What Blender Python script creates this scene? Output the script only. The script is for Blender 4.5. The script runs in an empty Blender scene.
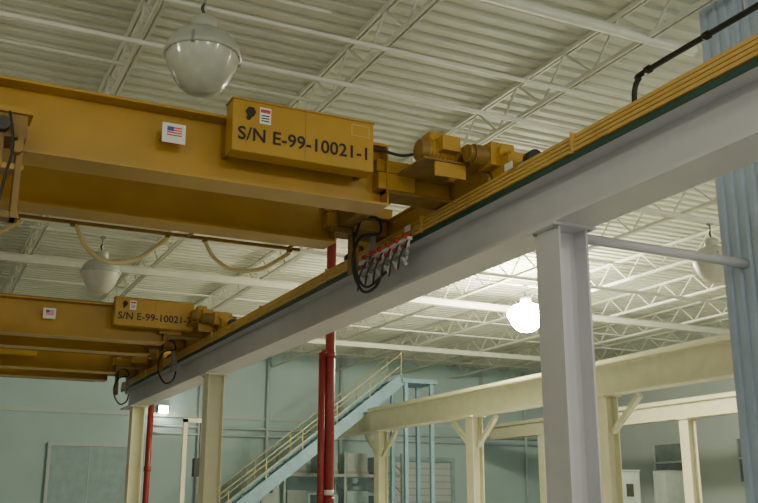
import bpy, math, random
from mathutils import Vector
random.seed(3)
G=1.6   # eye height above floor; all z below are relative to eye level
S=bpy.context.scene

# ---------------- materials ----------------
def mat(name,col,rough=0.5,metal=0.0,var=0.12,scale=3.0,bump=0.0,bscale=60,emit=None,estr=0,trans=0,coat=0):
    m=bpy.data.materials.new(name); m.use_nodes=True
    nt=m.node_tree; b=nt.nodes["Principled BSDF"]
    tc=nt.nodes.new("ShaderNodeTexCoord")
    n=nt.nodes.new("ShaderNodeTexNoise"); n.inputs["Scale"].default_value=scale; n.inputs["Detail"].default_value=6
    nt.links.new(tc.outputs["Object"],n.inputs["Vector"])
    r=nt.nodes.new("ShaderNodeValToRGB")
    r.color_ramp.elements[0].position=0.3; r.color_ramp.elements[1].position=0.7
    r.color_ramp.elements[0].color=(*[c*(1-var) for c in col],1)
    r.color_ramp.elements[1].color=(*[min(1,c*(1+var)) for c in col],1)
    nt.links.new(n.outputs["Fac"],r.inputs["Fac"]); nt.links.new(r.outputs["Color"],b.inputs["Base Color"])
    b.inputs["Roughness"].default_value=rough; b.inputs["Metallic"].default_value=metal
    if trans: b.inputs["Transmission Weight"].default_value=trans
    if coat: b.inputs["Coat Weight"].default_value=coat
    if bump:
        n2=nt.nodes.new("ShaderNodeTexNoise"); n2.inputs["Scale"].default_value=bscale
        nt.links.new(tc.outputs["Object"],n2.inputs["Vector"])
        bp=nt.nodes.new("ShaderNodeBump"); bp.inputs["Strength"].default_value=bump; bp.inputs["Distance"].default_value=0.01
        nt.links.new(n2.outputs["Fac"],bp.inputs["Height"]); nt.links.new(bp.outputs["Normal"],b.inputs["Normal"])
    if emit:
        b.inputs["Emission Color"].default_value=(*emit,1); b.inputs["Emission Strength"].default_value=estr
    return m
M={}
M['yellow']=mat('crane_yellow_paint',(0.43,0.245,0.020),0.33,var=0.12,scale=1.5,bump=0.1)
M['yellow_dk']=mat('crane_grimy_yellow',(0.24,0.14,0.025),0.5,var=0.25,scale=5)
M['bar']=mat('conductor_bar_orange',(0.60,0.38,0.10),0.42,var=0.1)
M['lav']=mat('lavender_grey_paint',(0.62,0.62,0.68),0.45,var=0.04,scale=2,bump=0.05)
M['cream']=mat('cream_lit_paint',(0.74,0.73,0.55),0.5,var=0.06)  # far columns' cream cast is lamp light, put into the base colour
M['green']=mat('dark_green_paint',(0.015,0.07,0.05),0.5)
M['white']=mat('roof_steel_white',(0.68,0.70,0.62),0.55,var=0.06)
M['deck']=mat('roof_deck_white',(0.64,0.67,0.58),0.6,var=0.07,scale=0.6)
M['blue']=mat('corrugated_blue_paint',(0.44,0.54,0.70),0.4,var=0.06)
M['stair']=mat('stair_blue_paint',(0.20,0.34,0.42),0.55)
M['rail']=mat('handrail_yellow',(0.50,0.49,0.28),0.5)
M['red']=mat('red_pipe_paint',(0.27,0.025,0.025),0.4,var=0.1)
M['redi']=mat('insulator_red',(0.52,0.03,0.02),0.4,var=0.05)
M['dark']=mat('dark_steel',(0.05,0.05,0.045),0.5,metal=0.3,var=0.3,scale=8)
M['black']=mat('black_rubber',(0.012,0.012,0.012),0.5)
M['grey']=mat('grey_metal',(0.33,0.34,0.34),0.4,metal=0.5)
M['pgrey']=mat('painted_grey',(0.36,0.42,0.42),0.6)
M['ballast']=mat('lamp_housing_grey',(0.40,0.42,0.37),0.45,var=0.08)
M['glass']=mat('prismatic_glass',(0.46,0.48,0.41),0.18,var=0.1,scale=6,coat=0.5)
M['lit']=mat('lit_bowl',(0.9,0.9,0.8),0.4,emit=(1.0,0.94,0.66),estr=480)
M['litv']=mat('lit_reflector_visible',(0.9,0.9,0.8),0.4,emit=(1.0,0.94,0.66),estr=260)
M['litd']=mat('fill_reflector',(0.9,0.9,0.8),0.4,emit=(1.0,0.94,0.70),estr=45)
M['litd3']=mat('fill_reflector_weak',(0.9,0.9,0.8),0.4,emit=(1.0,0.94,0.70),estr=6)
M['lit2']=mat('lit_bowl_bright',(0.9,0.9,0.8),0.4,emit=(1.0,0.94,0.72),estr=75)
M['lit3']=mat('fill_bowl_weak',(0.9,0.9,0.8),0.4,emit=(1.0,0.94,0.72),estr=10)
M['dim']=mat('dim_bowl',(0.42,0.42,0.35),0.4,emit=(1.0,0.95,0.7),estr=0.03)
M['cable']=mat('festoon_cable_yellow',(0.62,0.52,0.24),0.5)
M['label']=mat('label_white',(0.75,0.75,0.75),0.5,var=0.02)
M['ink']=mat('stencil_black',(0.015,0.013,0.01),0.6)
M['flagred']=mat('label_red',(0.6,0.05,0.05),0.5)
M['flagblue']=mat('label_blue',(0.05,0.08,0.35),0.5)
M['wall']=mat('wall_pale_cyan',(0.46,0.62,0.65),0.7,var=0.05,scale=0.5)
M['wallr']=mat('wall_pale_blue_grey',(0.54,0.62,0.64),0.7,var=0.05,scale=0.5)
M['door']=mat('door_teal',(0.32,0.46,0.50),0.5)
M['floor']=mat('concrete_floor',(0.44,0.43,0.39),0.6,var=0.15,scale=0.8,bump=0.1)
M['winglass']=mat('window_dark_glass',(0.22,0.27,0.29),0.25)
M['wood']=mat('carton_brown',(0.34,0.32,0.27),0.8)

# ---------------- mesh builder ----------------
class MB:
    def __init__(s): s.v=[];s.f=[];s.m=[];s.sm=[]
    def add(s,vs,fs,m,smooth=False):
        o=len(s.v); s.v+= [tuple(v) for v in vs]
        for f in fs: s.f.append([i+o for i in f]); s.m.append(m); s.sm.append(smooth)
        return s
    def box(s,x0,x1,y0,y1,z0,z1,m):
        vs=[(x,y,z) for x in(x0,x1) for y in(y0,y1) for z in(z0,z1)]
        return s.add(vs,[(0,1,3,2),(4,6,7,5),(0,4,5,1),(2,3,7,6),(0,2,6,4),(1,5,7,3)],m)
    def obox(s,p0,p1,w,h,m,up=(0,0,1)):
        p0=Vector(p0);p1=Vector(p1);d=(p1-p0).normalized();u=Vector(up)
        if abs(d.dot(u))>0.98: u=Vector((0,1,0))
        a=d.cross(u).normalized()*w/2; b=a.cross(d).normalized()*h/2
        vs=[p+i*a+j*b for p in(p0,p1) for i,j in((-1,-1),(1,-1),(1,1),(-1,1))]
        return s.add(vs,[(0,3,2,1),(4,5,6,7),(0,1,5,4),(1,2,6,5),(2,3,7,6),(3,0,4,7)],m)
    def cyl(s,p0,p1,r,m,seg=14,r2=None,smooth=True):
        p0=Vector(p0);p1=Vector(p1);d=(p1-p0).normalized()
        u=Vector((0,0,1)) if abs(d.z)<0.9 else Vector((1,0,0))
        a=d.cross(u).normalized();b=d.cross(a)
        r2=r if r2 is None else r2
        vs=[];
        for p,rr in((p0,r),(p1,r2)):
            for k in range(seg):
                t=2*math.pi*k/seg; vs.append(p+a*math.cos(t)*rr+b*math.sin(t)*rr)
        s.add(vs,[(k,(k+1)%seg,seg+(k+1)%seg,seg+k) for k in range(seg)],m,smooth)
        o=len(s.v)-2*seg
        s.f.append([o+k for k in range(seg)][::-1]);s.m.append(m);s.sm.append(False)
        s.f.append([o+seg+k for k in range(seg)]);s.m.append(m);s.sm.append(False)
        return s
    def tube(s,path,r,m,seg=8,sub=6):
        P=[Vector(p) for p in path]; pts=[]
        for i in range(len(P)-1):
            p0=P[max(i-1,0)];p1=P[i];p2=P[i+1];p3=P[min(i+2,len(P)-1)]
            for k in range(sub):
                t=k/sub
                pts.append(0.5*((2*p1)+(p2-p0)*t+(2*p0-5*p1+4*p2-p3)*t*t+(3*p1-p0-3*p2+p3)*t**3))
        pts.append(P[-1]); vs=[];n=len(pts)
        ref=None
        for i,p in enumerate(pts):
            d=(pts[min(i+1,n-1)]-pts[max(i-1,0)]).normalized()
            if ref is None:
                ref=Vector((0,0,1)) if abs(d.z)<0.9 else Vector((1,0,0))
            a=(ref-d*ref.dot(d)).normalized(); ref=a; b=d.cross(a)
            for k in range(seg):
                t=2*math.pi*k/seg; vs.append(p+a*math.cos(t)*r+b*math.sin(t)*r)
        fs=[(i*seg+k,i*seg+(k+1)%seg,(i+1)*seg+(k+1)%seg,(i+1)*seg+k) for i in range(n-1) for k in range(seg)]
        fs.append(list(range(seg))[::-1]); fs.append([ (n-1)*seg+k for k in range(seg)])
        return s.add(vs,fs,m,True)
    def lathe(s,c,prof,m,seg=32,rib=0,smooth=True):
        vs=[]
        for r,z in prof:
            for k in range(seg):
                t=2*math.pi*k/seg; rr=r*(1-(rib if k%2 else 0))
                vs.append((c[0]+rr*math.cos(t),c[1]+rr*math.sin(t),c[2]+z))
        n=len(prof)
        fs=[(i*seg+k,i*seg+(k+1)%seg,(i+1)*seg+(k+1)%seg,(i+1)*seg+k) for i in range(n-1) for k in range(seg)]
        return s.add(vs,fs,m,smooth)
    def prism(s,prof,axis,a0,a1,m,open_=False):
        n=len(prof)
        def P(a,p):
            return (a,p[0],p[1]) if axis=='x' else ((p[0],a,p[1]) if axis=='y' else (p[0],p[1],a))
        vs=[P(a0,p) for p in prof]+[P(a1,p) for p in prof]
        fs=[(k,(k+1)%n,n+(k+1)%n,n+k) for k in range(n-1 if open_ else n)]
        if not open_: fs+= [list(range(n))[::-1],list(range(n,2*n))]
        return s.add(vs,fs,m)
    def ibeam(s,axis,c,zc0,zc1,a0,a1,fw,tf,tw,m):
        h=fw/2;w=tw/2
        pr=[(c-h,zc0),(c+h,zc0),(c+h,zc0+tf),(c+w,zc0+tf),(c+w,zc1-tf),(c+h,zc1-tf),(c+h,zc1),(c-h,zc1),(c-h,zc1-tf),(c-w,zc1-tf),(c-w,zc0+tf),(c-h,zc0+tf)]
        return s.prism(pr,axis,a0,a1,m)
    def icol(s,x,y,d,b,tf,tw,z0,z1,m):
        X0,X1=x-d/2,x+d/2;h=b/2;w=tw/2
        pr=[(X0,y-h),(X0+tf,y-h),(X0+tf,y-w),(X1-tf,y-w),(X1-tf,y-h),(X1,y-h),(X1,y+h),(X1-tf,y+h),(X1-tf,y+w),(X0+tf,y+w),(X0+tf,y+h),(X0,y+h)]
        return s.prism(pr,'z',z0,z1,m)
    def build(s,name,parent=None,bevel=0):
        used=[]
        for k in s.m:
            if k not in used: used.append(k)
        xs=[v[0] for v in s.v];ys=[v[1] for v in s.v];zs=[v[2] for v in s.v]
        c=Vector(((min(xs)+max(xs))/2,(min(ys)+max(ys))/2,(min(zs)+max(zs))/2))
        me=bpy.data.meshes.new(name)
        me.from_pydata([tuple(Vector(v)-c) for v in s.v],[],s.f)
        for k in used: me.materials.append(M[k])
        for p,k,sm in zip(me.polygons,s.m,s.sm): p.material_index=used.index(k); p.use_smooth=sm
        import bmesh
        bm=bmesh.new();bm.from_mesh(me);bmesh.ops.recalc_face_normals(bm,faces=bm.faces[:]);bm.to_mesh(me);bm.free()
        o=bpy.data.objects.new(name,me); S.collection.objects.link(o)
        loc=c+Vector((0,0,G))
        if parent: o.parent=parent; o.location=loc-parent.location
        else: o.location=loc
        if bevel:
            b=o.modifiers.new('bevel','BEVEL');b.width=bevel;b.segments=2;b.limit_method='ANGLE'
        return o
def empty(name,x,y,z):
    e=bpy.data.objects.new(name,None); e.location=(x,y,z+G); e.empty_display_size=0.3
    S.collection.objects.link(e); return e

FL=-1.6; CE=6.6
# ---------------- shell ----------------
MB().box(-12,30,-10,40,FL-0.2,FL,'floor').build('floor')
MB().box(-12,30,40,40.3,FL,CE+0.1,'wall').build('wall_far')
MB().box(30,30.3,-10,40,FL,CE+0.1,'wallr').build('wall_right')
MB().box(-12.3,-12,-10,40,FL,CE+0.1,'wall').build('wall_left')
pr=[];y=-10.0;P_=0.30
while y<40:
    pr+=[(y,CE),(y+0.14,CE),(y+0.17,CE+0.055),(y+0.27,CE+0.055)]; y+=P_
pr.append((40,CE))
MB().prism(pr,'x',-12,30,'deck',open_=True).build('ceiling')
d=MB().box(5.1,8.1,39.88,39.94,FL,2.3,'door')
d.box(6.58,6.62,39.86,39.9,FL,2.3,'wall')
d.box(4.98,5.1,39.82,39.99,FL,2.35,'wallr').box(8.1,8.22,39.82,39.99,FL,2.35,'wallr').box(4.98,8.22,39.8,39.99,2.3,2.42,'wallr')
d.cyl((6.75,39.82,-0.7),(6.75,39.82,-0.4),0.02,'dark',8)
d.build('door_1')
d=MB();z=FL
while z<1.9:
    d.box(19.6,23.2,39.86,39.92,z,z+0.26,'wallr'); d.box(19.6,23.2,39.9,39.96,z+0.26,z+0.3,'pgrey'); z+=0.3
d.box(19.4,19.6,39.8,39.99,FL,2.1,'door').box(23.2,23.4,39.8,39.99,FL,2.1,'door').box(19.4,23.4,39.75,39.99,2.0,2.2,'door')
d.build('door_2')
for i,(y0,y1) in enumerate([(31.6,33.4),(27.4,28.6)]):
    w=MB().box(29.93,29.97,y0,y1,0.9,2.6,'winglass')
    for yy in (y0,y1): w.box(29.86,29.99,yy-0.05,yy+0.05,0.85,2.65,'wallr')
    for zz in (0.85,1.8,2.6): w.box(29.87,29.99,y0,y1,zz,zz+0.08,'wallr')
    w.build('window_%d'%(i+1))
MB().box(-12,29.9,39.9,39.99,3.6,3.75,'wallr').build('trim_1')
MB().box(29.9,29.99,-10,39.9,3.6,3.75,'wallr').build('trim_2')

# ---------------- roof joists (along Y) ----------------
def joist(x):
    zb=5.95; zt=CE-0.02
    b=MB()
    for dx in(-0.035,0.035):
        b.box(dx-0.02,dx+0.02,-10,40,zb,zb+0.06,'white'); b.box(dx-0.02,dx+0.02,-10,40,zt-0.06,zt,'white')
    y=-10;up=True
    while y<39.5:
        b.obox((0,y,zb+0.03 if up else zt-0.03),(0,y+0.62,zt-0.03 if up else zb+0.03),0.03,0.03,'white'); y+=0.62;up=not up
    return b
base=joist(0).build('roof_joist')
base.location.x=-9.8
x=-9.8+3
while x<29:
    o=base.copy(); o.location.x=x; S.collection.objects.link(o); x+=3.0
for yy in (24.0,32.0):
    MB().ibeam('x',yy,5.74,5.93,-11.9,29.9,0.16,0.02,0.02,'white').build('roof_girder')
b=MB()
for yy in (4,6.6,12.6,18.6,21,27,29.5,35.5):
    b.obox((-11.9,yy,6.02),(29.85,yy,6.02),0.04,0.04,'white')
b.build('joist_bridging')
MB().cyl((-11.9,11.05,5.62),(16,11.05,5.62),0.035,'white').build('sprinkler_pipe')
MB().cyl((-11.9,10.35,5.9),(16,10.35,5.9),0.03,'white').build('sprinkler_pipe')
MB().cyl((-11.9,8.7,5.98),(9.0,8.7,5.98),0.075,'white').build('water_pipe')
MB().cyl((-11.9,13.9,5.7),(20,13.9,5.7),0.05,'white').build('sprinkler_pipe')
MB().cyl((-11.9,19.9,5.7),(24,19.9,5.7),0.05,'white').build('sprinkler_pipe')

# ---------------- runway beams ----------------
COLY=7.62
def runway(xc,y0,y1,colys,colmat,beammat,bars,depth=0.58,fw=0.5,railm='bar',brace=()):
    e=empty('crane_runway_beam',xc,(y0+y1)/2,3)
    zt=3.33; zb=zt-depth
    MB().ibeam('y',xc,zb,zt,y0,y1,fw,0.035,0.03,beammat).build('beam',e)
    if bars:
        MB().box(xc-fw/2-0.012,xc-fw/2+0.004,y0,y1,zt-0.06,zt+0.004,'green').build('green_edge_strip',e)
        r=MB()
        for k in range(4):
            z0=zt+0.015+k*0.052
            r.box(xc-fw/2-0.03+k*0.012,xc-fw/2+0.01+k*0.012,y0,y1,z0,z0+0.036,'bar')
        r.build('conductor_bars',e)
        h=MB();y=y0+0.6
        while y<y1:
            h.box(xc-fw/2-0.036,xc-fw/2+0.09,y,y+0.03,zt,zt+0.222,'bar'); y+=3.1
        h.build('bar_hangers',e)
    MB().box(xc-0.035,xc+0.035,y0,y1,zt+0.03,zt+0.12,railm).box(xc-0.08,xc+0.08,y0,y1,zt,zt+0.03,railm).build('rail',e)
    for cy,cm in colys:
        c=empty('runway_column',xc,cy,0)
        MB().icol(xc,cy,0.36,0.40,0.025,0.02,FL,zb-0.03,cm).build('shaft',c)
        k=MB().box(xc-0.26,xc+0.26,cy-0.24,cy+0.24,zb-0.03,zb,cm)
        for ax in(-0.2,0.2):
            for ay in(-0.18,0.18):
                k.cyl((xc+ax,cy+ay,zb-0.055),(xc+ax,cy+ay,zb-0.03),0.02,'grey',6)
        k.build('cap_plate',c)
        MB().box(xc-0.3,xc+0.3,cy-0.3,cy+0.3,FL,FL+0.03,cm).build('base_plate',c)
        if cy in brace:
            MB().obox((xc,cy+0.2,1.7),(xc,cy+1.2,zb-0.1),0.12,0.12,cm).obox((xc,cy-0.2,1.7),(xc,cy-1.2,zb-0.1),0.12,0.12,cm).build('knee_brace',c)
runway(5.8,-6,28.9,[(-4,'lav'),(COLY,'lav'),(20.0,'cream'),(27.6,'cream')],'lav','lav',True)
runway(-8,-6,28.9,[(-4,'cream'),(COLY,'cream'),(20,'cream'),(27.6,'cream')],'cream','cream',False)
runway(15.1,-6,36,[(6,'cream'),(12.3,'cream'),(18.4,'cream'),(24.5,'cream'),(30.8,'cream')],'cream','cream',False,depth=0.75,fw=0.4,railm='cream',brace=(18.4,24.5,30.8))
runway(23,-6,36,[(10,'cream'),(16,'cream'),(24,'cream'),(32,'cream')],'cream','cream',False,depth=0.55,fw=0.4,railm='cream')
MB().cyl((5.98,COLY,2.69),(8.44,COLY+0.05,2.69),0.055,'lav',16).build('column_strut')

# ---------------- corrugated enclosure ----------------
def ribrect(x0,x1,y0,y1,p=0.16,d=0.035):
    pts=[]
    def side(a,b,nrm):
        a=Vector(a);b=Vector(b);L=(b-a).length;u=(b-a)/L;n=int(L/p)
        for i in range(n):
            s=i*L/n;w=L/n;nn=Vector(nrm)*d
            pts.extend([a+u*s,a+u*(s+w*0.5),a+u*(s+w*0.62)-nn,a+u*(s+w*0.88)-nn])
    side((x0,y0),(x1,y0),(0,-1));side((x1,y0),(x1,y1),(1,0));side((x1,y1),(x0,y1),(0,1));side((x0,y1),(x0,y0),(-1,0))
    return [(p.x,p.y) for p in pts]
MB().prism(ribrect(8.45,10.2,6.9,8.02),'z',FL,CE,'blue').build('corrugated_steel_enclosure')
b=MB().tube([(7.5,-2,5.07),(7.5,2,5.07),(7.5,5,5.07),(7.5,7.9,5.07),(7.5,8.15,5.03),(7.5,8.25,4.9),(7.5,8.27,4.65)],0.035,'black',10)
b.tube([(7.5,8.27,4.68),(7.5,8.3,4.58),(7.5,8.45,4.55),(7.5,8.5,4.62)],0.03,'black',8)
b.cyl((7.5,6.5,5.07),(7.5,6.5,6.6),0.012,'grey',8)
b.cyl((7.5,3,5.07),(7.5,3,6.6),0.012,'grey',8)
for yy in (7.0,7.95): b.cyl((7.5,yy,5.07),(7.5,yy+0.08,5.07),0.05,'black',12)
b.build('electrical_conduit')

# ---------------- overhead cranes ----------------
def text(s,size,x,y,z,parent,name):
    cu=bpy.data.curves.new(name,'FONT');cu.body=s;cu.size=size;cu.extrude=0.002;cu.offset=0.0028
    cu.space_character=1.03
    t=bpy.data.objects.new(name+'_t',cu);S.collection.objects.link(t)
    bpy.context.view_layer.update()
    me=bpy.data.meshes.new_from_object(t.evaluated_get(bpy.context.evaluated_depsgraph_get()))
    bpy.data.objects.remove(t)
    me.materials.clear();me.materials.append(M['ink'])
    o=bpy.data.objects.new(name,me);S.collection.objects.link(o)
    o.parent=parent;o.location=Vector((x,y,z+G))-parent.location;o.rotation_euler=(math.pi/2,0,0)
    return o
def crane(yo,label,px,detail,mdx=0.0):
    e=empty('overhead_crane',0,10.5+yo,3.5)
    for nm,yc,X1 in(('front_girder',9.67,4.72),('rear_girder',11.4,4.80)):
        b=MB().ibeam('x',yc+yo,3.39,4.15,-7.0,X1,0.42,0.03,0.025,'yellow')
        b.box(-7,X1,yc+yo-0.03,yc+yo+0.03,4.15,4.21,'yellow_dk')
        b.box(X1,X1+0.02,yc+yo-0.21,yc+yo+0.21,3.39,4.15,'yellow')
        b.box(-8.1,-7.0,yc+yo-0.2,yc+yo+0.2,3.83,4.1,'yellow')
        b.box(X1-0.1,5.70,yc+yo-0.14,yc+yo+0.14,3.83,3.98,'yellow')
        b.box(X1-0.1,5.1,yc+yo-0.19,yc+yo+0.19,3.60,3.80,'yellow')
        b.box(X1,5.62,yc+yo-0.17,yc+yo+0.17,3.56,3.60,'yellow_dk')
        b.box(5.15,5.63,yc+yo-0.10,yc+yo+0.10,3.62,3.83,'yellow')
        b.box(5.0,5.62,yc+yo-0.24,yc+yo+0.24,3.80,3.83,'yellow')
        b.build(nm,e)
    MB().box(4.85,5.05,9.8+yo,11.25+yo,3.62,3.86,'yellow_dk').build('end_tie',e)
    for xc,nm in((5.8,'end_truck_right'),(-8.0,'end_truck_left')):
        b=MB()
        b.box(xc-0.15,xc-0.12,8.3+yo,12.6+yo,3.50,3.82,'yellow').box(xc+0.12,xc+0.15,8.3+yo,12.6+yo,3.50,3.82,'yellow')
        b.box(xc-0.17,xc+0.17,8.3+yo,12.6+yo,3.80,3.83,'yellow')
        for y in (8.3,12.57): b.box(xc-0.12,xc+0.12,y+yo,y+yo+0.03,3.52,3.80,'yellow')
        for y in (8.72,12.2):
            b.cyl((xc-0.09,y+yo,3.60),(xc+0.09,y+yo,3.60),0.15,'grey',24)
            b.cyl((xc-0.21,y+yo,3.60),(xc-0.15,y+yo,3.60),0.09,'yellow_dk',16)
            b.cyl((xc+0.15,y+yo,3.60),(xc+0.2,y+yo,3.60),0.09,'yellow_dk',16)
        for y0,y1 in((8.3,8.1),(12.6,12.8)):
            b.cyl((xc,y0+yo,3.66),(xc,y1+yo,3.66),0.05,'grey',12).cyl((xc,y1+yo,3.66),(xc,y1+yo-0.12*(1 if y0<10 else -1),3.66),0.1,'black',18)
        b.build(nm,e)
        s=-1 if xc>0 else 1
        b=MB()
        y=8.95+yo; zc=3.93
        x0=xc+s*0.08-s*mdx
        b.box(min(x0,x0+s*0.3),max(x0,x0+s*0.3),y-0.17,y+0.15,3.80,4.04,'yellow')
        b.cyl((x0+s*0.16,y-0.19,3.92),(x0+s*0.16,y+0.17,3.92),0.10,'yellow_dk',18)
        b.cyl((x0+s*0.30,y,zc),(x0+s*0.40,y,zc),0.10,'yellow_dk',18)
        b.cyl((x0+s*0.40,y,zc),(x0+s*0.78,y,zc),0.15,'yellow',22)
        for k in range(7):
            xx=x0+s*(0.43+0.05*k); b.cyl((xx,y,zc),(xx+s*0.015,y,zc),0.165,'yellow',22)
        b.cyl((x0+s*0.78,y,zc),(x0+s*0.86,y,zc),0.16,'yellow_dk',22,r2=0.12)
        b.box(min(x0+s*0.45,x0+s*0.68),max(x0+s*0.45,x0+s*0.68),y-0.26,y-0.1,zc-0.05,zc+0.13,'yellow')
        b.box(min(x0+s*0.55,x0+s*0.75),max(x0+s*0.55,x0+s*0.75),y-0.1,y+0.1,zc+0.1,zc+0.22,'yellow')
        b.box(min(x0+s*0.3,x0+s*0.9),max(x0+s*0.3,x0+s*0.9),y-0.22,y+0.45,3.75,3.78,'yellow_dk')
        b.box(min(x0+s*0.35,x0+s*0.75),max(x0+s*0.35,x0+s*0.75),y-0.2,y-0.17,3.58,3.75,'yellow')
        b.build('drive_motor',e,0.004)
        b=MB(); y=8.6+yo; xg=xc+s*0.1
        b.box(xg-0.17,xg+0.14,y-0.14,y+0.14,3.70,3.98,'yellow').cyl((xg-0.34,y,3.84),(xg+0.24,y,3.84),0.12,'yellow_dk',18)
        b.cyl((xg+0.0,y-0.2,3.86),(xg+0.0,y+0.2,3.86),0.09,'yellow',18)
        b.cyl((xg+0.24,y,3.84),(xg+0.34,y,3.84),0.09,'black',18).cyl((xg-0.40,y,3.84),(xg-0.34,y,3.84),0.10,'yellow_dk',18)
        b.build('gear_unit',e,0.004)
    b=MB().box(px,px+1.68,9.2+yo,9.44+yo,3.665,4.255,'yellow')
    b.build('control_panel',e,0.012)
    b=MB().box(px-0.012,px+1.692,9.195+yo,9.45+yo,4.255,4.27,'yellow')
    for xx in(px+0.02,px+1.62): b.box(xx,xx+0.05,9.44+yo,9.64+yo,3.7,3.75,'yellow_dk')
    b.box(px+0.837,px+0.843,9.197+yo,9.2+yo,3.68,4.24,'yellow_dk')
    if detail:
        for xa,xb,za,zb_ in((1.40,1.62,4.20,4.205),(1.40,1.62,4.07,4.075),(1.40,1.405,4.07,4.2),(1.615,1.62,4.07,4.2)):
            b.box(px+xa,px+xb,9.195+yo,9.2+yo,za,zb_,'cable')
    b.build('panel_lid',e)
    text(label,0.21,px+0.06,9.193+yo,3.80,e,'serial_lettering')
    b=MB().box(px+0.30,px+0.43,9.19+yo,9.198+yo,4.01,4.20,'label').box(px+0.31,px+0.42,9.186+yo,9.19+yo,4.14,4.18,'flagred')
    for zz in(4.04,4.07,4.10): b.box(px+0.32,px+0.41,9.187+yo,9.19+yo,zz,zz+0.012,'ink')
    b.cyl((px+0.2,9.187+yo,4.13),(px+0.2,9.2+yo,4.13),0.06,'ink',6)
    b.cyl((px+0.18,9.187+yo,4.06),(px+0.18,9.2+yo,4.06),0.03,'ink',6)
    b.build('warning_label',e)
    lx=2.05 if detail else px-1.4
    b=MB().box(lx,lx+0.25,9.435+yo,9.445+yo,3.72,3.94,'label') 
    b.box(lx+0.02,lx+0.22,9.445+yo,9.66+yo,3.80,3.82,'yellow_dk')
    for k in range(4): b.box(lx+0.05,lx+0.21,9.43+yo,9.435+yo,3.80+k*0.028,3.814+k*0.028,'flagred')
    b.box(lx+0.05,lx+0.12,9.428+yo,9.43+yo,3.85,3.90,'flagblue')
    b.build('flag_label',e)
    tx=-1.4 if detail else -3.0
    b=MB()
    for yc in(9.67,11.4):
        b.box(tx-0.8,tx+0.8,yc+yo-0.1,yc+yo+0.1,4.3,4.5,'yellow')
        for xx in(tx-0.6,tx+0.6): b.cyl((xx,yc+yo-0.06,4.34),(xx,yc+yo+0.06,4.34),0.13,'grey',18)
    b.box(tx-0.8,tx-0.6,9.7+yo,11.4+yo,4.32,4.48,'yellow').box(tx+0.6,tx+0.8,9.7+yo,11.4+yo,4.32,4.48,'yellow')
    b.cyl((tx,9.9+yo,4.55),(tx,11.2+yo,4.55),0.25,'yellow_dk',24)
    b.cyl((tx+0.4,10+yo,4.6),(tx+0.4,10.6+yo,4.6),0.17,'yellow',20)
    for yy in(10.4,10.7): b.cyl((tx,yy+yo,2.6),(tx,yy+yo,4.5),0.012,'dark',8)
    b.box(tx-0.12,tx+0.12,10.35+yo,10.75+yo,2.2,2.6,'yellow')
    b.tube([(tx,10.55+yo,2.2),(tx,10.55+yo,2.05),(tx+0.1,10.55+yo,1.9),(tx,10.55+yo,1.8),(tx-0.1,10.55+yo,1.88)],0.03,'dark')
    b.build('trolley_hoist',e)
    if detail:
        b=MB().box(0.28,0.70,9.2,9.46,3.42,3.70,'yellow_dk').box(0.44,0.50,9.18,9.4,2.62,3.45,'yellow_dk').box(0.62,0.68,9.18,9.4,2.62,3.45,'yellow_dk')
        b.box(0.2,0.74,9.16,9.46,3.66,3.72,'yellow').box(0.42,0.70,9.2,9.38,3.1,3.16,'yellow').box(0.42,0.70,9.2,9.38,2.62,2.68,'yellow_dk')
        b.cyl((0.47,9.1,3.52),(0.47,9.2,3.52),0.07,'dark',14).cyl((0.62,9.1,3.3),(0.62,9.2,3.3),0.06,'yellow_dk',14)
        b.tube([(0.52,9.12,3.65),(0.58,9.1,3.3),(0.54,9.1,3.0),(0.50,9.12,2.7)],0.015,'black')
        b.build('trolley_bracket',e,0.004)
    b=MB(); yf=11.95+yo
    b.box(-6.8,4.6,yf-0.02,yf+0.02,3.42,3.46,'yellow_dk')
    for xx in(-6,-3,0,3,4.4): b.box(xx,xx+0.04,11.6+yo,yf,3.42,3.45,'yellow_dk')
    hx=[-1.1,0.9,1.55,2.75,3.25,4.45]
    def loop(xa,xb,dip,za=3.4,zb2=3.38):
        return [(xa,yf,za),(xa+(xb-xa)*.12,yf,za-dip*.62),(xa+(xb-xa)*.35,yf,za-dip),(xa+(xb-xa)*.65,yf,za-dip*.85),(xa+(xb-xa)*.9,yf,zb2-dip*.25),(xb,yf,zb2)]
    if detail:
        b.tube(loop(-0.9,0.95,0.55),0.028,'cable'); b.tube(loop(1.6,2.75,0.42),0.028,'cable'); b.tube(loop(3.25,4.45,0.35),0.028,'cable')
        for h in hx: b.box(h-0.03,h+0.03,yf-0.03,yf+0.03,3.39,3.43,'yellow_dk')
    b.tube(loop(-3.0,-1.1,0.5),0.022,'cable'); b.tube(loop(-5.4,-3.2,0.5),0.022,'cable')
    b.build('festoon_cable',e)
    b=MB(); y=11.2+yo
    b.box(5.05,5.12,y-0.08,y+0.12,3.0,3.72,'yellow_dk')
    b.box(4.74,5.42,y-0.03,y+0.03,3.53,3.6,'yellow_dk')
    ya=y-0.35
    b.box(5.33,5.39,ya+0.3,ya+0.4,3.06,3.58,'grey')
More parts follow.
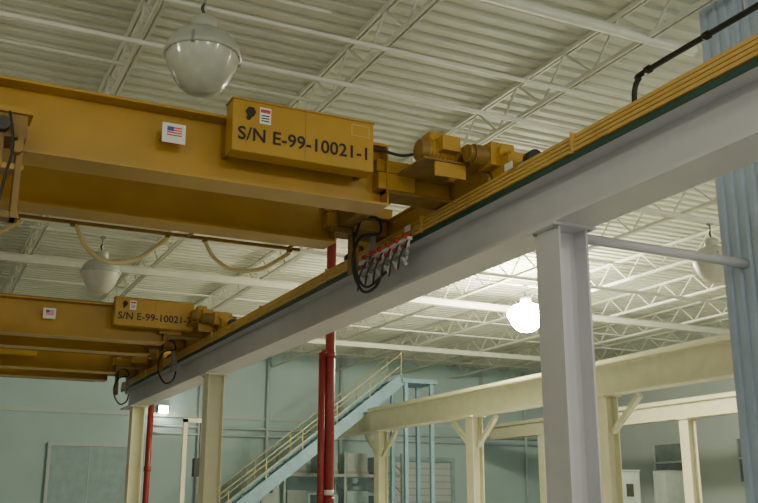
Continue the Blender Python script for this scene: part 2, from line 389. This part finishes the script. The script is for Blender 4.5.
    if detail:
        b.box(5.33,5.39,ya-0.75,ya+0.75,3.22,3.26,'label').box(5.33,5.39,ya-0.65,ya+0.75,3.04,3.07,'grey')
        for k in range(6):
            yy=ya-0.72+k*0.24
            b.obox((5.36,yy,3.24),(5.42,yy+0.20,3.02),0.03,0.03,'label').obox((5.36,yy,3.08),(5.44,yy+0.2,3.26),0.025,0.025,'grey')
            b.obox((5.34,yy+0.05,2.92),(5.36,yy+0.28,3.12),0.03,0.03,'label')
            b.cyl((5.28,yy+0.02,3.27),(5.40,yy+0.02,3.27),0.032,'redi',12).cyl((5.32,yy+0.14,3.17),(5.40,yy+0.14,3.17),0.024,'redi',12)
            b.tube([(5.34,yy,3.22),(5.26,yy+0.05,3.02),(5.30,yy+0.2,2.88-0.04*(k%2)),(5.36,yy+0.27,3.02)],0.011,'dark',6)
    else:
        b.box(5.33,5.39,ya+0.05,ya+0.65,3.20,3.25,'grey')
        for k in range(3):
            yy=ya+0.05+k*0.2; b.obox((5.36,yy,3.24),(5.42,yy+0.18,3.05),0.03,0.03,'grey')
    yc=y-0.22
    b.tube([(5.08,yc+0.2,3.45),(5.06,yc-0.1,3.66),(5.24,yc-0.2,3.66),(5.32,yc-0.1,3.5),(5.1,yc,3.45),(4.98,yc,3.2),(5.02,yc+0.05,2.93),(5.2,yc+0.15,2.74),(5.36,yc+0.1,2.82),(5.38,yc-0.05,3.0)],0.02,'black',8)
    if detail: b.tube([(4.98,yc,3.5),(5.0,yc,3.15),(5.08,yc+0.05,2.88),(5.25,yc+0.1,2.80),(5.36,yc-0.2,2.95)],0.018,'black',8)
    b.build('current_collector',e)
    MB().tube([(px+1.68,9.32+yo,3.95),(px+1.76,9.3+yo,4.0),(4.75,9.2+yo,3.93),(4.88,9.1+yo,3.93),(5.1+mdx,9.0+yo,4.0)] if px+1.7<4.7 else [(px+1.68,9.32+yo,3.95),(px+1.74,9.2+yo,3.97),(5.25+mdx,9.05+yo,3.95)],0.018,'black',8).build('motor_cable',e)
crane(0,'S/N E-99-10021-1',2.74,True)
crane(10.8,'S/N E-99-10021-2',3.60,False,0.3)
crane(16.0,'S/N E-99-10021-3',1.0,False)

for (yy,zz) in((10.35,3.42),(8.0,3.5)):
    MB().box(5.485,5.495,yy,yy+0.14,zz,zz+0.08,'label').box(5.495,5.51,yy+0.02,yy+0.12,zz+0.01,zz+0.07,'grey').build('tag_plate')

# ---------------- high bay lamps ----------------
def lamp(x,y,z,bowl,top=5.97,dome='ballast',sc=1.0):
    e=empty('high_bay_lamp',x,y,z)
    P=lambda pr:[(r*sc,zz) for r,zz in pr]
    b=MB().lathe((x,y,z),[(0.001,0.50),(0.12,0.50),(0.15,0.47),(0.15,0.36),(0.13,0.34)],'ballast',24)
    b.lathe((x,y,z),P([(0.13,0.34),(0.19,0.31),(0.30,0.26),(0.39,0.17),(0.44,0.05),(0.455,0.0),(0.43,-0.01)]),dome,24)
    for k in range(3):
        t=k*2.094; b.obox((x+.45*sc*math.cos(t),y+.45*sc*math.sin(t),z-0.03),(x+.42*sc*math.cos(t),y+.42*sc*math.sin(t),z+0.12),0.03,0.03,'grey')
    b.build('housing',e)
    g=bowl=='glass'
    MB().lathe((x,y,z),P([(0.43,0.0),(0.41,-0.08),(0.37,-0.18),(0.315,-0.29),(0.25,-0.38),(0.18,-0.44),(0.08,-0.475),(0.001,-0.48)]),bowl,64 if g else 20,0.04 if g else 0).build('glass_bowl',e)
    h=MB().cyl((x,y,z+0.48),(x,y,top),0.018,'grey',10)
    h.obox((x-1.6,y,top+0.02),(x+1.6,y,top+0.02),0.05,0.05,'white').tube([(x,y,z+0.55),(x-0.03,y,z+0.62),(x,y,z+0.68)],0.02,'dark')
    h.box(x-0.05,x+0.05,y-0.05,y+0.05,top-0.05,top,'grey')
    h.build('hanger',e)
lamp(2.57,9.95,5.04,'glass')
lamp(3.5,21.6,5.1,'dim')
lamp(15.2,14.7,5.1,'dim')
lamp(15.1,21.6,5.14,'lit',dome='litv',sc=1.2)  # lit lamp, scaled up so its body suggests the glare around it
for (x,y,k,dm) in((-5,-2,'lit2','litd'),(-5,10,'lit2','litd3'),(-5,23,'lit3','litd3'),(9.2,-2,'lit2','litd'),(15.3,7.5,'lit2','litd'),(2.6,-2,'lit2','litd'),(-5,34,'lit3','litd3'),(23.5,8,'lit2','litd')):  # unseen lamps with glowing domes, added to light the hall and ceiling
    lamp(x,y,5.1,k,dome=dm)
b=MB().box(9.2,9.6,39.7,39.99,3.75,4.05,'grey').box(9.22,9.58,39.62,39.7,3.72,4.0,'lit2')
b.build('wall_lamp')

# ---------------- pipes, stairs, background ----------------
b=MB().cyl((7.53,17.7,FL),(7.53,17.7,5.6),0.10,'red',18).cyl((7.53,17.7,FL),(7.53,17.7,FL+0.05),0.16,'red',18)
for z in(0.05,2.9): b.cyl((7.53,17.7,z),(7.53,17.7,z+0.12),0.115,'red',18)
b.cyl((7.53,17.7,0.2),(7.53,17.7,0.3),0.103,'label',18)
b.cyl((7.355,17.7,FL),(7.355,17.7,3.0),0.07,'red',16).cyl((7.355,17.7,3.0),(7.53,17.7,3.0),0.07,'red',16)
b.build('sprinkler_riser')
MB().cyl((6.6,29.5,FL),(6.6,29.5,3.3),0.09,'red',14).cyl((6.6,29.5,FL),(6.6,29.5,FL+0.05),0.16,'red',14).cyl((6.6,29.5,1.0),(6.6,29.5,1.15),0.11,'red',14).build('fire_main_pipe')

e=empty('steel_staircase',12.5,32.6,1.5)
x0,z0,x1,z1=8.6,FL,16.5,4.6
b=MB()
for yy in(31.9,33.1):
    b.obox((x0,yy,z0+0.25),(x1,yy,z1),0.06,0.42,'stair')
b.build('stringers',e)
b=MB();n=30
for i in range(n):
    t=(i+.5)/n; X=x0+(x1-x0)*t; Z=z0+0.2+(z1-z0-0.2)*t
    b.box(X-0.14,X+0.14,31.93,33.07,Z,Z+0.03,'stair')
b.build('treads',e)
b=MB()
for yy in(31.9,33.1):
    for h in(0.75,1.2):
        b.cyl((x0,yy,z0+h),(x1,yy,z1+h-0.2),0.025,'rail',8)
    for i in range(7):
        t=i/6; X=x0+(x1-x0)*t; Z=z0+(z1-z0)*t; b.cyl((X,yy,Z+0.1),(X,yy,Z+1.1),0.022,'rail',8)
b.build('handrails',e)
b=MB().box(x1,18.0,31.8,33.2,z1-0.1,z1+0.05,'stair')
for xx in(16.7,17.8):
    for yy in(31.95,33.05): b.box(xx-0.07,xx+0.07,yy-0.07,yy+0.07,FL,z1-0.1,'stair')
b.build('landing',e)

def rack(x,y):
    e=empty('pallet_rack',x,y,0); b=MB()
    for xx in(x,x+2.7,x+5.4):
        for yy in(y,y+1.0): b.box(xx-0.05,xx+0.05,yy-0.05,yy+0.05,FL,2.2,'pgrey')
        for k in range(4): b.obox((xx,y,FL+0.3+k*0.9),(xx,y+1,FL+0.8+k*0.9),0.03,0.03,'pgrey')
    for zz in(-0.1,1.3):
        for yy in(y,y+1.0): b.box(x,x+5.4,yy-0.03,yy+0.03,zz-0.12,zz,'pgrey')
    b.build('frame',e)
    c=MB()
    for zz in(FL,-0.1,1.3):
        for k in range(4):
            w=random.uniform(.8,1.1);h=random.uniform(.5,.9);xx=x+0.15+k*1.33
            c.box(xx,xx+w,y+0.05,y+0.95,zz,zz+0.12,'wood').box(xx+.03,xx+w-.03,y+0.1,y+0.9,zz+0.12,zz+h,random.choice(['door','pgrey']))
    c.build('cartons',e)
rack(14.0,37.5)
def cabinet(x,y,w,h,m='pgrey'):
    b=MB().box(x,x+w,y,y+0.6,FL,FL+h,m).box(x+0.04,x+w/2-0.01,y-0.02,y,FL+0.1,FL+h-0.05,m).box(x+w/2+0.01,x+w-0.04,y-0.02,y,FL+0.1,FL+h-0.05,m)
    b.cyl((x+w/2-0.08,y-0.06,FL+h*0.5),(x+w/2-0.08,y-0.06,FL+h*0.6),0.015,'dark',8).box(x-0.02,x+w+0.02,y-0.03,y+0.62,FL+h,FL+h+0.04,'pgrey')
    b.box(x+w*.6,x+w*.8,y-0.025,y-0.02,FL+h*.7,FL+h*.85,'dark')
    b.build('electrical_cabinet',None,0.01)
cabinet(18.4,24.0,1.2,2.3,'cream'); cabinet(20.2,25.0,1.5,2.7,'pgrey'); cabinet(12.2,37,1.4,3.0,'pgrey'); cabinet(24.6,27,1.4,2.8,'pgrey')
b=MB().box(7.0,7.12,27.0,27.12,FL,2.4,'cream').box(7.9,8.02,27.0,27.12,FL,2.4,'cream').box(7.0,8.02,27.0,27.12,2.3,2.42,'cream').cyl((7.5,27.06,1.3),(7.5,27.06,2.3),0.015,'dark').box(7.35,7.65,26.95,27.2,0.8,1.3,'dark')
b.build('service_frame')
b=MB()
for zz in(2.9,3.2): b.cyl((9,39.8,zz),(29.8,39.8,zz),0.05,'wallr',10)
for xx in(11,14,17.5,25,27.5): b.cyl((xx,39.8,FL),(xx,39.8,6.5),0.07,'wallr',10)
b.build('wall_piping')

# ---------------- world & camera ----------------
w=bpy.data.worlds.new('world');S.world=w;w.use_nodes=True
w.node_tree.nodes['Background'].inputs[0].default_value=(0.95,0.95,0.90,1)
w.node_tree.nodes['Background'].inputs[1].default_value=0.8
cam=bpy.data.cameras.new('camera');cam.lens=45.1;cam.sensor_width=36;cam.clip_end=300
co=bpy.data.objects.new('camera',cam);S.collection.objects.link(co)
co.location=(0,0,G);co.rotation_euler=(math.radians(105),0,math.radians(-26))
S.camera=co
